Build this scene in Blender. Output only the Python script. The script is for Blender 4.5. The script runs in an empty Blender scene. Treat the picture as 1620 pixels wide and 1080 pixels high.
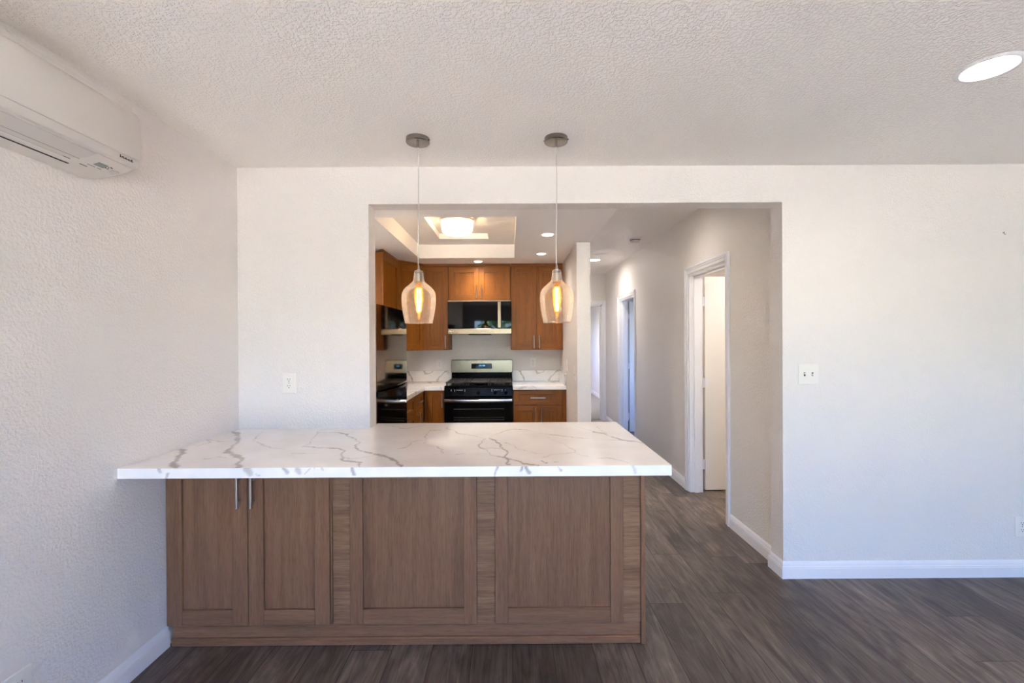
import bpy, bmesh, math, random
import numpy as np
from mathutils import Vector, Matrix, noise as mnoise
random.seed(7)
SC = bpy.context.scene
COL = SC.collection
PI = math.pi

# ------------------------------------------------------------------ camera
cam_d = bpy.data.cameras.new('camera')
cam_d.lens = 16.0; cam_d.sensor_width = 36.0; cam_d.clip_start = 0.05
cam = bpy.data.objects.new('camera', cam_d); COL.objects.link(cam)
cam.matrix_world = (Matrix.Translation((0, 0, 1.4179)) @ Matrix.Rotation(-0.0025, 4, 'Z')
                    @ Matrix.Rotation(PI / 2 - 0.0035, 4, 'X') @ Matrix.Rotation(-0.0056, 4, 'Z'))
SC.camera = cam

# ------------------------------------------------------------------ sky and exposure
SKY = 3.3
WARM = (1.0, 0.93, 0.85)
CAN_LIVING, CAN_KITCHEN, CAN_HALL, CAN_ROOM = 175.0, 400.0, 140.0, 540.0
CAN_FLOOD_ADDED, CAN_HALL_FAR, CAN_BEDROOM_ADDED = 2200.0, 340.0, 1500.0
w = bpy.data.worlds.new('sky'); SC.world = w; w.use_nodes = True
nt = w.node_tree; nt.nodes.clear()
out = nt.nodes.new('ShaderNodeOutputWorld'); bg = nt.nodes.new('ShaderNodeBackground')
sky = nt.nodes.new('ShaderNodeTexSky'); sky.sky_type = 'NISHITA'; sky.sun_disc = False
sky.sun_elevation = math.radians(48); sky.sun_rotation = math.radians(20)
sky.air_density = 1.0; sky.dust_density = 0.6; sky.ozone_density = 1.5
bg.inputs['Strength'].default_value = SKY
tint = nt.nodes.new('ShaderNodeMix'); tint.data_type = 'RGBA'; tint.blend_type = 'MULTIPLY'; tint.inputs[0].default_value = 1.0
tint.inputs[7].default_value = (.62, .82, 1.40, 1)
nt.links.new(sky.outputs[0], tint.inputs[6]); nt.links.new(tint.outputs[2], bg.inputs['Color']); nt.links.new(bg.outputs[0], out.inputs['Surface'])
sun_d = bpy.data.lights.new('sun', 'SUN'); sun_d.energy = 186.0; sun_d.angle = math.radians(.6); sun_d.color = (1, .955, .93)
sun = bpy.data.objects.new('sun', sun_d); COL.objects.link(sun)          # stands over the garden side, in line with the rear wall
sun.rotation_euler = Vector((-.62, -.04, -.78)).to_track_quat('-Z', 'Y').to_euler()
vs = SC.view_settings
vs.view_transform = 'Standard'; vs.look = 'None'; vs.gamma = 1.0; vs.use_curve_mapping = False
vs.exposure = 0.0
SC.cycles.use_denoising = True
SC.cycles.max_bounces = 14; SC.cycles.diffuse_bounces = 7; SC.cycles.glossy_bounces = 5
SC.cycles.transparent_max_bounces = 16
SC.cycles.sample_clamp_indirect = 0.0
SC.cycles.caustics_reflective = False; SC.cycles.caustics_refractive = False

# ------------------------------------------------------------------ mesh helper
WLOC = {}
class MB:
    """collects primitives, given in a frame, and links them as one mesh object"""
    def __init__(s, M=None):
        s.M = M; s.v = []; s.f = []; s.m = []; s.s = []; s.sharp = 35
    def _add(s, vs, fs, mat=0, smooth=False):
        b = len(s.v)
        for p in vs:
            p = Vector(p)
            s.v.append(s.M @ p if s.M is not None else p)
        for f in fs:
            s.f.append([b + i for i in f]); s.m.append(mat); s.s.append(smooth)
        return s
    def box(s, x0, x1, y0, y1, z0, z1, bev=0.0, mat=0):
        if x0 > x1: x0, x1 = x1, x0
        if y0 > y1: y0, y1 = y1, y0
        if z0 > z1: z0, z1 = z1, z0
        b = min(bev, .45 * (x1 - x0), .45 * (y1 - y0), .45 * (z1 - z0))
        if b <= 0:
            vs = [(x, y, z) for x in (x0, x1) for y in (y0, y1) for z in (z0, z1)]
            return s._add(vs, [(0,1,3,2),(4,6,7,5),(0,4,5,1),(2,3,7,6),(0,2,6,4),(1,5,7,3)], mat)
        vs = []; idx = {}
        lo = (x0, y0, z0); hi = (x1, y1, z1)
        for c in [(i, j, k) for i in (0,1) for j in (0,1) for k in (0,1)]:
            for a in range(3):
                p = []
                for t in range(3):
                    e = hi[t] if c[t] else lo[t]
                    if t != a: e += -b if c[t] else b
                    p.append(e)
                idx[(c, a)] = len(vs); vs.append(p)
        fs = []
        for a in range(3):
            o = [t for t in range(3) if t != a]
            for side in (0, 1):
                q = []
                for (i, j) in ((0,0),(1,0),(1,1),(0,1)):
                    c = [0,0,0]; c[a] = side; c[o[0]] = i; c[o[1]] = j
                    q.append(idx[(tuple(c), a)])
                fs.append(q)
        for a in range(3):
            o = [t for t in range(3) if t != a]
            for i in (0,1):
                for j in (0,1):
                    c0 = [0,0,0]; c0[o[0]] = i; c0[o[1]] = j
                    c1 = list(c0); c1[a] = 1
                    c0 = tuple(c0); c1 = tuple(c1)
                    fs.append([idx[(c0,o[0])], idx[(c1,o[0])], idx[(c1,o[1])], idx[(c0,o[1])]])
        for c in [(i, j, k) for i in (0,1) for j in (0,1) for k in (0,1)]:
            fs.append([idx[(c,0)], idx[(c,1)], idx[(c,2)]])
        return s._add(vs, fs, mat)
    def cyl(s, p0, p1, r, n=16, r1=None, mat=0, cap=True):
        return s.tube([p0, p1], r, n, mat, cap, r1)
    def tube(s, pts, r, n=10, mat=0, cap=True, r1=None):
        pts = [Vector(p) for p in pts]; k = len(pts); vs = []; fs = []
        prev = None
        for i, p in enumerate(pts):
            d = (pts[min(i+1, k-1)] - pts[max(i-1, 0)]).normalized()
            if prev is None:
                a = d.orthogonal().normalized()
            else:
                a = (prev - d * prev.dot(d)).normalized()
            prev = a; b = d.cross(a)
            rr = r if r1 is None else r + (r1 - r) * i / (k - 1)
            for j in range(n):
                t = 2 * PI * j / n
                vs.append(p + a * rr * math.cos(t) + b * rr * math.sin(t))
        for i in range(k - 1):
            for j in range(n):
                fs.append((i*n+j, i*n+(j+1) % n, (i+1)*n+(j+1) % n, (i+1)*n+j))
        s._add(vs, fs, mat, True)
        if cap:
            s._add(vs[:n], [tuple(range(n))], mat); s._add(vs[-n:], [tuple(range(n))], mat)
        return s
    def lathe(s, prof, c=(0,0,0), n=32, mat=0, sx=1.0, sy=1.0):
        vs = []; fs = []; rings = []
        for (r, z) in prof:
            if r <= 1e-6:
                rings.append([len(vs)]); vs.append((c[0], c[1], c[2]+z))
            else:
                rings.append(list(range(len(vs), len(vs)+n)))
                for j in range(n):
                    t = 2 * PI * j / n
                    vs.append((c[0]+sx*r*math.cos(t), c[1]+sy*r*math.sin(t), c[2]+z))
        for A, B in zip(rings, rings[1:]):
            for j in range(n):
                q = []
                for R, o in ((A, (j, j+1)), (B, (j+1, j))):
                    if len(R) == 1: q.append(R[0])
                    else: q += [R[o[0] % n], R[o[1] % n]]
                if len(set(q)) > 2: fs.append(q)
        return s._add(vs, fs, mat, True)
    def prism(s, poly, axis, a, b, mat=0, smooth=False):
        """poly: 2-D points in the two axes other than axis, in x,y,z order"""
        vs = []
        for t in (a, b):
            for (p, q) in poly:
                vs.append({'x': (t, p, q), 'y': (p, t, q), 'z': (p, q, t)}[axis])
        n = len(poly)
        s._add(vs, [(i, (i+1) % n, n+(i+1) % n, n+i) for i in range(n)], mat, smooth)
        s._add(vs, [tuple(range(n)), tuple(range(n, 2*n))], mat)
        return s
    def quad(s, pts, mat=0):
        return s._add(pts, [tuple(range(len(pts)))], mat)
    def build(s, name, mats, parent=None, origin=None):
        me = bpy.data.meshes.new(name)
        o = bpy.data.objects.new(name, me); COL.objects.link(o)
        if parent is not None:
            L = WLOC[parent.name]; o.parent = parent
        else:
            L = Vector(origin) if origin is not None else Vector((0,0,0))
            o.location = L
        WLOC[o.name] = L
        bm = bmesh.new()
        bv = [bm.verts.new(p - L) for p in s.v]
        bm.verts.ensure_lookup_table()
        for f, m, sm in zip(s.f, s.m, s.s):
            try:
                q = bm.faces.new([bv[i] for i in f])
            except ValueError:
                continue
            q.material_index = m; q.smooth = True
        bmesh.ops.remove_doubles(bm, verts=bm.verts, dist=1e-6)
        bmesh.ops.recalc_face_normals(bm, faces=bm.faces)
        bm.to_mesh(me); bm.free()
        me.set_sharp_from_angle(angle=math.radians(s.sharp))
        if not isinstance(mats, (list, tuple)): mats = [mats]
        for m in mats: me.materials.append(m)
        return o

def frame(O, U=(1,0,0), N=(0,-1,0)):
    """local (u, n, z): u along the face, n out of it, z up"""
    U = Vector(U).normalized(); N = Vector(N).normalized(); Z = Vector((0,0,1))
    M = Matrix.Identity(4)
    for i in range(3):
        M[i][0] = U[i]; M[i][1] = N[i]; M[i][2] = Z[i]; M[i][3] = O[i]
    return M

def tag(o, label=None, cat=None, group=None, kind=None):
    if label: o['label'] = label
    if cat: o['category'] = cat
    if group: o['group'] = group
    if kind: o['kind'] = kind
    return o
def thing(name, loc, label, cat, group=None):
    o = bpy.data.objects.new(name, None); COL.objects.link(o)
    o.location = loc; o.empty_display_size = .05
    WLOC[o.name] = Vector(loc)
    return tag(o, label, cat, group)
def struct(o):
    o['kind'] = 'structure'; return o
def copy_tree(o, parent=None):
    c = o.copy(); COL.objects.link(c)
    if parent is not None: c.parent = parent
    for ch in o.children: copy_tree(ch, c)
    return c

# ------------------------------------------------------------------ materials
def srgb(r, g, b):
    f = lambda c: (c/255/12.92) if c/255 <= .04045 else ((c/255+.055)/1.055)**2.4
    return (f(r), f(g), f(b), 1.0)
class NT:
    def __init__(s, name):
        s.m = bpy.data.materials.new(name); s.m.use_nodes = True
        s.t = s.m.node_tree; s.t.nodes.clear()
        s.out = s.t.nodes.new('ShaderNodeOutputMaterial')
    def n(s, typ, **kw):
        nd = s.t.nodes.new('ShaderNode' + typ)
        for k, v in kw.items():
            if k.startswith('_'): setattr(nd, k[1:], v)
            else:
                i = nd.inputs[int(k[1:])] if k[0] == 'i' and k[1:].isdigit() else nd.inputs[k.replace('__', ' ')]
                if isinstance(v, bpy.types.NodeSocket): s.t.links.new(v, i)
                else: i.default_value = v
        return nd
    def link(s, a, b): s.t.links.new(a, b)
    def bsdf(s, **kw):
        p = s.n('BsdfPrincipled', **kw); s.link(p.outputs[0], s.out.inputs[0]); return p
    def ramp(s, fac, stops):
        r = s.n('ValToRGB', Fac=fac); e = r.color_ramp.elements
        while len(e) < len(stops): e.new(.5)
        for q, (p, c) in zip(e, stops): q.position = p; q.color = c
        return r.outputs[0]
    def coords(s, scale=(1,1,1), kind='Object', shift=True):
        tc = s.n('TexCoord')
        v = tc.outputs[kind]
        if shift:
            oi = s.n('ObjectInfo'); k = s.n('VectorMath', _operation='SCALE', Scale=37.0)
            cx = s.n('CombineXYZ', X=oi.outputs['Random'], Y=oi.outputs['Random'], Z=oi.outputs['Random'])
            s.link(cx.outputs[0], k.inputs[0])
            a = s.n('VectorMath', _operation='ADD', i0=v, i1=k.outputs[0]); v = a.outputs[0]
        mp = s.n('Mapping', Vector=v, Scale=scale)
        return mp.outputs[0]
    def mixc(s, a, b, fac, mode='MIX'):
        m = s.n('Mix', _data_type='RGBA', _blend_type=mode)
        for i, v in ((0, fac), (6, a), (7, b)):
            if isinstance(v, bpy.types.NodeSocket): s.link(v, m.inputs[i])
            else: m.inputs[i].default_value = v
        return m.outputs[2]
    def bump(s, h, strength, dist):
        return s.n('Bump', Height=h, Strength=strength, Distance=dist).outputs[0]

def plain(name, col, rough=.5, metal=0.0, spec=.5, **kw):
    t = NT(name)
    t.bsdf(**{'Base Color': col, 'Roughness': rough, 'Metallic': metal, 'Specular IOR Level': spec, **kw})
    return t.m
def plaster(name, col, rough, scale, strength, dist=.004, knock=False):
    t = NT(name)
    v = t.coords((1,1,1), shift=False)
    n1 = t.n('TexNoise', Vector=v, Scale=scale, Detail=3.0, Roughness=.55)
    h = t.ramp(n1.outputs[0], [(.40, (0,0,0,1)), (.62, (1,1,1,1))]) if not knock else \
        t.ramp(n1.outputs[0], [(.46, (0,0,0,1)), (.56, (.8,.8,.8,1)), (.75, (1,1,1,1))])
    t.bsdf(**{'Base Color': col, 'Roughness': rough, 'Specular IOR Level': .35, 'Normal': t.bump(h, strength, dist)})
    return t.m
def wood(name, dark, mid, light, axis='z', rough=.42, contrast=1.0, scale=1.0):
    t = NT(name)
    k = {'z': (1,1,.045), 'x': (.045,1,1), 'y': (1,.045,1)}[axis]
    sc = tuple(a * 150 * scale for a in k); sb = tuple(a * 22 * scale for a in k)
    v1 = t.coords(sc); v2 = t.coords(sb)
    n1 = t.n('TexNoise', Vector=v1, Scale=1.0, Detail=4.0, Roughness=.6)
    n2 = t.n('TexNoise', Vector=v2, Scale=1.0, Detail=3.0, Distortion=.6)
    wv = t.n('TexNoise', Vector=t.coords(tuple(a*420*scale for a in k)), Scale=1.0, Detail=2.0)
    f = t.n('Math', _operation='ADD', i0=n1.outputs[0], i1=n2.outputs[0])
    f2 = t.n('Math', _operation='MULTIPLY', i0=f.outputs[0], i1=.5)
    base = t.ramp(f2.outputs[0], [(.22, dark), (.5, mid), (.78, light)])
    pore = t.ramp(wv.outputs[0], [(.36, (.66,.62,.59,1)), (.50, (1,1,1,1))])
    c = t.mixc(base, pore, .55 * contrast, 'MULTIPLY')
    oi = t.n('ObjectInfo')
    val = t.n('MapRange', Value=oi.outputs['Random'], To__Min=.93, To__Max=1.06)
    hs = t.n('HueSaturation', Color=c, Value=val.outputs[0])
    t.bsdf(**{'Base Color': hs.outputs[0], 'Roughness': rough, 'Specular IOR Level': .32,
              'Normal': t.bump(n1.outputs[0], .12, .001)})
    return t.m
def emit(name, col, strength, extra=None):
    t = NT(name)
    e = t.n('Emission', Color=col, Strength=strength); t.link(e.outputs[0], t.out.inputs[0])
    return t.m
def thin_glass(name, tint, bump_scale=None, haze=.0, haze_col=(1,1,1,1), refl=1.0):
    """a thin pane: lets light straight through, mirrors by angle, a little haze"""
    t = NT(name)
    tr = t.n('BsdfTransparent', Color=tint)
    kw = {}
    hz = haze
    if bump_scale:
        v = t.coords((1,1,1), shift=False)
        vo = t.n('TexVoronoi', Vector=v, Scale=bump_scale, Randomness=1.0)
        seed = t.ramp(vo.outputs['Distance'], [(.12, (1,1,1,1)), (.42, (0,0,0,1))])
        kw['Normal'] = t.bump(seed, .6, .003)
    gl = t.n('BsdfGlossy', Color=(1,1,1,1), Roughness=.04, **kw)
    lw = t.n('LayerWeight', Blend=.28, **kw)
    fr = t.n('MapRange', Value=lw.outputs['Fresnel'], To__Min=.02, To__Max=.85 * refl)
    m = t.n('MixShader', Fac=fr.outputs[0]); t.link(tr.outputs[0], m.inputs[1]); t.link(gl.outputs[0], m.inputs[2])
    last = m
    if haze > 0:
        df = t.n('BsdfTranslucent', Color=haze_col); d2 = t.n('BsdfDiffuse', Color=haze_col)
        ad = t.n('MixShader', Fac=.5); t.link(df.outputs[0], ad.inputs[1]); t.link(d2.outputs[0], ad.inputs[2])
        fac = haze
        if bump_scale:
            f0 = t.n('MapRange', Value=seed, To__Min=haze*.7, To__Max=min(1, haze*2.4)); fac = f0.outputs[0]
        m2 = t.n('MixShader', Fac=fac); t.link(m.outputs[0], m2.inputs[1]); t.link(ad.outputs[0], m2.inputs[2]); last = m2
    t.link(last.outputs[0], t.out.inputs[0])
    return t.m

M_WALL = plaster('painted_wall', srgb(232,226,222), .6, 95, .36, .004)
M_HALL = plaster('satin_hall_wall', srgb(232,226,220), .34, 75, .45, .004)
M_CEIL = plaster('textured_ceiling', srgb(244,239,234),   .75, 82, .62, .006, True)
M_KCEIL = plaster('smooth_ceiling', srgb(246,242,239), .7, 120, .15, .002)
M_TRIM = plain('white_trim', srgb(236,234,236), .35)
M_DOOR = plain('white_door_paint', srgb(238,233,226), .38)
M_PLATE = plain('ivory_plastic', srgb(236,232,225), .35)
M_PLASTIC = plain('warm_white_plastic', srgb(219,213,207), .42)
M_PLASTIC2 = plain('grey_white_plastic', srgb(206,199,194), .45)
M_SLOT = plain('dark_slot', srgb(40,36,34), .6)
M_MARK = plain('grey_print', srgb(112,104,96), .6)
M_LCD = plain('lcd_window', srgb(150,156,154), .25)
M_NICKEL = plain('brushed_nickel', srgb(176,168,160), .3, 1.0)
M_CANOPY = plain('dark_brushed_nickel', srgb(148,139,131), .22, 1.0)
M_STEEL = plain('stainless_steel', srgb(158,135,114), .24, 1.0)
M_CHROME = plain('bright_steel', srgb(214,212,212), .18, 1.0)
M_BLACKSTEEL = plain('black_mirror_steel', srgb(136,102,70), .07, 1.0)
M_BLACKGLASS = plain('black_glass', (.003,.003,.0035,1), .03, 0, .2)
M_BLACK = plain('black_enamel', (.003,.003,.003,1), .14, 0, .12)
M_IRON = plain('cast_iron', srgb(48,42,40), .55)
M_DARKPLASTIC = plain('dark_plastic', srgb(22,21,22), .4)
M_PRINT = plain('white_print', srgb(205,205,205), .5)
M_BLUE = emit('blue_digits', (.12,.45,1,1), 1.6)
M_CORD = plain('clear_cord', srgb(206,202,198), .25)
M_LAWN = plain('gravel_yard', srgb(98,94,84), .95)
M_OUT = plain('patio_concrete', srgb(205,198,188), .9)

WD, WM, WL = srgb(106,57,9), srgb(136,78,15), srgb(158,97,26)      # oak with the warm kitchen light put into its colour
BD, BM_, BL = srgb(107,73,51), srgb(134,95,69), srgb(153,113,84)     # same oak on the peninsula, dim bluish light put into its colour
M_WOODV = wood('oak_warm_lit_upright_grain', WD, WM, WL, 'z')
M_WOODH = wood('oak_warm_lit_level_grain', WD, WM, WL, 'x')
M_WOODY = wood('oak_warm_lit_deep_grain', WD, WM, WL, 'y')

M_COOLOAKV = wood('oak_cool_lit_upright_grain', BD, BM_, BL, 'z')
M_COOLOAKH = wood('oak_cool_lit_level_grain', BD, BM_, BL, 'x')
M_COOLOAKF = wood('oak_cool_lit_flecked_level_grain', srgb(96,64,44), srgb(142,104,76), srgb(176,136,100), 'x', .42, 1.3, .8)

def floor_mat():
    t = NT('oak_plank_laminate')
    tc = t.n('TexCoord'); v = tc.outputs['Object']
    sp = t.n('SeparateXYZ', Vector=v)
    row = t.n('Math', _operation='FLOOR', i0=t.n('Math', _operation='DIVIDE', i0=sp.outputs['X'], i1=.184).outputs[0])
    hs = t.n('TexWhiteNoise', _noise_dimensions='1D', W=row.outputs[0])           # each row of planks starts somewhere else
    off = t.n('Math', _operation='MULTIPLY_ADD', i0=hs.outputs['Value'], i1=1.22, i2=sp.outputs['Y'])
    sw = t.n('CombineXYZ', X=off.outputs[0], Y=sp.outputs['X'])
    br = t.n('TexBrick', Vector=sw.outputs[0], Color1=(0,0,0,1), Color2=(1,1,1,1), Mortar=(.5,.5,.5,1), Scale=1.0,
             Mortar__Size=.0020, Mortar__Smooth=.1, Bias=0.0, Brick__Width=1.22, Row__Height=.184)
    br.offset = 0.0; br.offset_frequency = 2
    rnd = br.outputs['Color']
    sh = t.n('VectorMath', _operation='SCALE', i0=rnd, Scale=23.0)
    ad = t.n('VectorMath', _operation='ADD', i0=v, i1=sh.outputs[0])
    def ns(scale, detail, dist=0, rough=.6):
        mp = t.n('Mapping', Vector=ad.outputs[0], Scale=scale)
        return t.n('TexNoise', Vector=mp.outputs[0], Scale=1.0, Detail=detail, Distortion=dist, Roughness=rough).outputs[0]
    a = ns((20, 1.5, 20), 5.0, 2.2); b = ns((170, 6, 170), 3.0); c = ns((6, 1.6, 6), 4.0, 2.6)
    f = t.n('Math', _operation='MULTIPLY_ADD', i0=a, i1=.34); t.link(t.n('Math', _operation='MULTIPLY', i0=b, i1=.16).outputs[0], f.inputs[2])
    g = t.n('Math', _operation='MULTIPLY_ADD', i0=c, i1=.40, i2=f.outputs[0])
    base = t.ramp(g.outputs[0], [(.31, srgb(48,42,38)), (.42, srgb(86,76,69)), (.51, srgb(112,101,92)), (.63, srgb(146,134,123))])
    tone = t.ramp(rnd, [(0.0, (.60,.58,.57,1)), (.5, (.93,.91,.88,1)), (1.0, (1.26,1.23,1.19,1))])
    col = t.mixc(base, tone, 1.0, 'MULTIPLY')
    crack = t.ramp(ns((60, 1.5, 60), 4.0, 1.2), [(.30, (.42,.38,.36,1)), (.40, (1,1,1,1))])
    col = t.mixc(col, crack, .55, 'MULTIPLY')
    seam = t.mixc(col, (.03,.024,.02,1), br.outputs['Fac'])
    t.bsdf(**{'Base Color': seam, 'Roughness': .42, 'Specular IOR Level': .4, 'Normal': t.bump(b, .12, .002)})
    return t.m
M_FLOOR = floor_mat()
def carpet_mat():
    t = NT('grey_carpet'); v = t.coords((1,1,1), shift=False)
    n = t.n('TexNoise', Vector=v, Scale=220.0, Detail=3.0)
    c = t.ramp(n.outputs[0], [(.3, srgb(120,116,114)), (.7, srgb(168,164,162))])
    t.bsdf(**{'Base Color': c, 'Roughness': .95, 'Normal': t.bump(n.outputs[0], .8, .01)})
    return t.m
M_CARPET = carpet_mat()
def quartz_mat(name, attr):
    t = NT(name); v = t.coords((1,1,1), shift=False)
    n = t.n('TexNoise', Vector=v, Scale=7.0, Detail=3.0)
    c = t.ramp(n.outputs[0], [(.3, srgb(240,236,232)), (.7, srgb(249,246,243))])
    if attr:
        at = t.n('Attribute', _attribute_name='vein'); f = at.outputs['Fac']
    else:
        d = t.n('TexNoise', Vector=v, Scale=3.0, Detail=4.0)
        ds = t.n('VectorMath', _operation='SCALE', i0=d.outputs['Color'], Scale=.35)
        da = t.n('VectorMath', _operation='ADD', i0=v, i1=ds.outputs[0])
        vo = t.n('TexVoronoi', Vector=da.outputs[0], Scale=2.6, _feature='DISTANCE_TO_EDGE')
        f = t.ramp(vo.outputs['Distance'], [(.006, (.75,.75,.75,1)), (.03, (0,0,0,1))])
        th = t.n('TexNoise', Vector=v, Scale=2.3)
        f = t.mixc(f, (0,0,0,1), t.ramp(th.outputs[0], [(.42, (0,0,0,1)), (.58, (1,1,1,1))]))
    col = t.mixc(c, srgb(166,157,150), f)
    t.bsdf(**{'Base Color': col, 'Roughness': .16, 'Specular IOR Level': .5})
    return t.m
M_QUARTZ = quartz_mat('veined_quartz', True)
M_QUARTZ2 = quartz_mat('marbled_quartz', False)

M_PANE = thin_glass('window_pane', (.96,.98,.97,1))
M_SEEDED = thin_glass('seeded_glass', (.97,.95,.92,1), 210.0, .10, (1,.97,.94,1))
M_AMBER = thin_glass('amber_bulb_glass', (1.0,.78,.36,1), None, .12, (1,.62,.16,1), .6)
M_FILAMENT = emit('glowing_filament', (1.0,.58,.13,1), 50.0)
M_LENS = {}
def lens_mat(k, s):
    if k not in M_LENS:
        t = NT('lamp_lens_' + k)                  # a lens that throws most of its light straight down
        g = t.n('NewGeometry'); d = t.n('VectorMath', _operation='DOT_PRODUCT', i0=g.outputs['Incoming'], i1=g.outputs['Normal'])
        a = t.n('Math', _operation='ABSOLUTE', i0=d.outputs['Value']); pw = t.n('Math', _operation='POWER', i0=a.outputs[0], i1={'kitchen': 3.0, 'spot': 3.0, 'hall': 1.8}.get(k, .8))
        st = t.n('Math', _operation='MULTIPLY', i0=pw.outputs[0], i1=s)
        e = t.n('Emission', Color=WARM + (1,), Strength=st.outputs[0]); t.link(e.outputs[0], t.out.inputs[0])
        M_LENS[k] = t.m
    return M_LENS[k]
def alabaster():
    t = NT('swirled_glass_drum'); v = t.coords((1,1,1), shift=False)
    n = t.n('TexNoise', Vector=v, Scale=9.0, Detail=3.0, Distortion=1.5)
    c = t.ramp(n.outputs[0], [(.35, (1,.62,.28,1)), (.65, (1,.78,.5,1))])
    e = t.n('Emission', Color=c, Strength=.42)
    tr = t.n('BsdfTransparent', Color=(1,.82,.55,1)); d = t.n('BsdfTranslucent', Color=(1,.82,.56,1))
    m = t.n('MixShader', Fac=.75); t.link(tr.outputs[0], m.inputs[1]); t.link(d.outputs[0], m.inputs[2])
    a = t.n('AddShader'); t.link(m.outputs[0], a.inputs[0]); t.link(e.outputs[0], a.inputs[1])
    t.link(a.outputs[0], t.out.inputs[0])
    return t.m
M_ALAB = alabaster()
def leaf_mat():
    t = NT('hedge_leaves'); v = t.coords((1,1,1), shift=False)
    n = t.n('TexNoise', Vector=v, Scale=9.0, Detail=4.0)
    c = t.ramp(n.outputs[0], [(.35, srgb(40,62,22)), (.5, srgb(92,130,48)), (.65, srgb(150,182,84))])
    t.bsdf(**{'Base Color': c, 'Roughness': .7})
    return t.m
M_LEAF = leaf_mat()

# ================================================================== THE ROOM
XL, XJL, XJR, XR = -1.608, -.835, 1.607, 4.0      # left wall, opening's two jambs, far right wall
YP0, YP1 = 2.6876, 2.8126                         # partition faces
ZC, ZH, ZK, ZO = 2.44, 2.56, 2.322, 2.2225        # living, hall, kitchen ceilings, head of the opening
YK, XK0, XK1 = 5.72, .618, .745                   # kitchen back wall, wing wall faces
XHW, YHE = 1.65, 7.9                              # hall right wall, hall end wall
YREAR = -3.0

b = MB(); b.box(XL-.12, 4.2, YREAR-.12, 8.05, -.1, 0); struct(b.build('floor', M_FLOOR))
b = MB(); b.box(-1.0, 4.2, 8.05, 13.2, -.1, .006); struct(b.build('floor_bedroom', M_CARPET))
b = MB(); b.box(-9, 12, -7.4, YREAR-.12, -.16, -.06); struct(b.build('ground_bounce_patio', M_OUT))  # unseen patio, added to bounce sunlight up to the ceiling
b = MB(); b.box(-9, 12, -16, -7.4, -.16, -.07); struct(b.build('ground_dull_yard', M_LAWN))  # unseen yard, added dull to cut the bounce on the partition

b = MB(); b.box(XL-.12, XL, YREAR, 5.84, 0, 2.7); struct(b.build('wall_left', M_WALL))
b = MB()
b.box(XL, XJL, YP0, YP1, 0, 2.7); b.box(XJL, XJR, YP0, YP1, ZO, 2.7); b.box(XJR, XR, YP0, YP1, 0, 2.7)
b.box(XJL, .60, YP0, YP1, 0, .858)
struct(b.build('wall_partition', M_WALL))
b = MB(); b.box(XR, XR+.12, YREAR, YP1, 0, 2.7); struct(b.build('wall_right', M_WALL))
# rear wall with a sliding glass door and an added side window for more light
DX0, DX1, DZ = -1.15, 1.35, 2.05
WX0, WX1, WZ0, WZ1 = 1.70, 2.75, .12, 2.05
b = MB()
b.box(XL, DX0, YREAR-.12, YREAR, 0, 2.7); b.box(DX0, DX1, YREAR-.12, YREAR, DZ, 2.7)
b.box(DX1, WX0, YREAR-.12, YREAR, 0, 2.7); b.box(WX0, WX1, YREAR-.12, YREAR, 0, WZ0); b.box(WX0, WX1, YREAR-.12, YREAR, WZ1, 2.7)
b.box(WX1, XR, YREAR-.12, YREAR, 0, 2.7)
struct(b.build('wall_rear', M_WALL))
b = MB(); b.box(XL, XK0, YK, YK+.12, 0, 2.7); struct(b.build('wall_kitchen', M_WALL))
b = MB(); b.box(XK0, XK1, 4.24, YHE, 0, 2.7); struct(b.build('wall_wing', M_WALL))
D1A, D1B, D2A, D2B, DH = 3.485, 4.215, 6.065, 6.905, 2.012
b = MB()
for y0, y1, z0 in ((YP1, D1A, 0), (D1A, D1B, DH), (D1B, D2A, 0), (D2A, D2B, DH), (D2B, YHE+.12, 0)):
    b.box(XHW, XHW+.12, y0, y1, z0, 2.7)
struct(b.build('wall_hall', M_HALL))
D3A, D3B = .82, 1.585
b = MB()
b.box(-.6, D3A, YHE, YHE+.12, 0, 2.7); b.box(D3A, D3B, YHE, YHE+.12, DH+.01, 2.7); b.box(D3B, XHW, YHE, YHE+.12, 0, 2.7)
struct(b.build('wall_end', M_HALL))
# rooms beyond the doors
b = MB()
b.box(3.2, 3.32, YP1, 5.1, 0, 2.7); b.box(XHW+.12, 4.0, 5.0, 5.1, 0, 2.7)
struct(b.build('wall_bathroom', M_WALL))
b = MB()
b.box(4.0, 4.12, 5.0, 5.5, 0, 2.7); b.box(4.0, 4.12, 5.5, 6.9, 0, .75); b.box(4.0, 4.12, 5.5, 6.9, 2.05, 2.7); b.box(4.0, 4.12, 6.9, 8.02, 0, 2.7)
b.box(XHW+.12, 4.0, 7.9, 8.02, 0, 2.7)
struct(b.build('wall_study', M_WALL))
b = MB()
b.box(2.12, 2.24, 8.02, 13, 0, 2.7); b.box(-.72, -.6, 7.9, 10.2, 0, 2.7); b.box(-.72, -.6, 10.2, 11.4, 0, .9); b.box(-.72, -.6, 10.2, 11.4, 2.1, 2.7); b.box(-.72, -.6, 11.4, 13, 0, 2.7)
b.box(-.72, 2.24, 13, 13.12, 0, 2.7)
struct(b.build('wall_bedroom', M_WALL))

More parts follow.
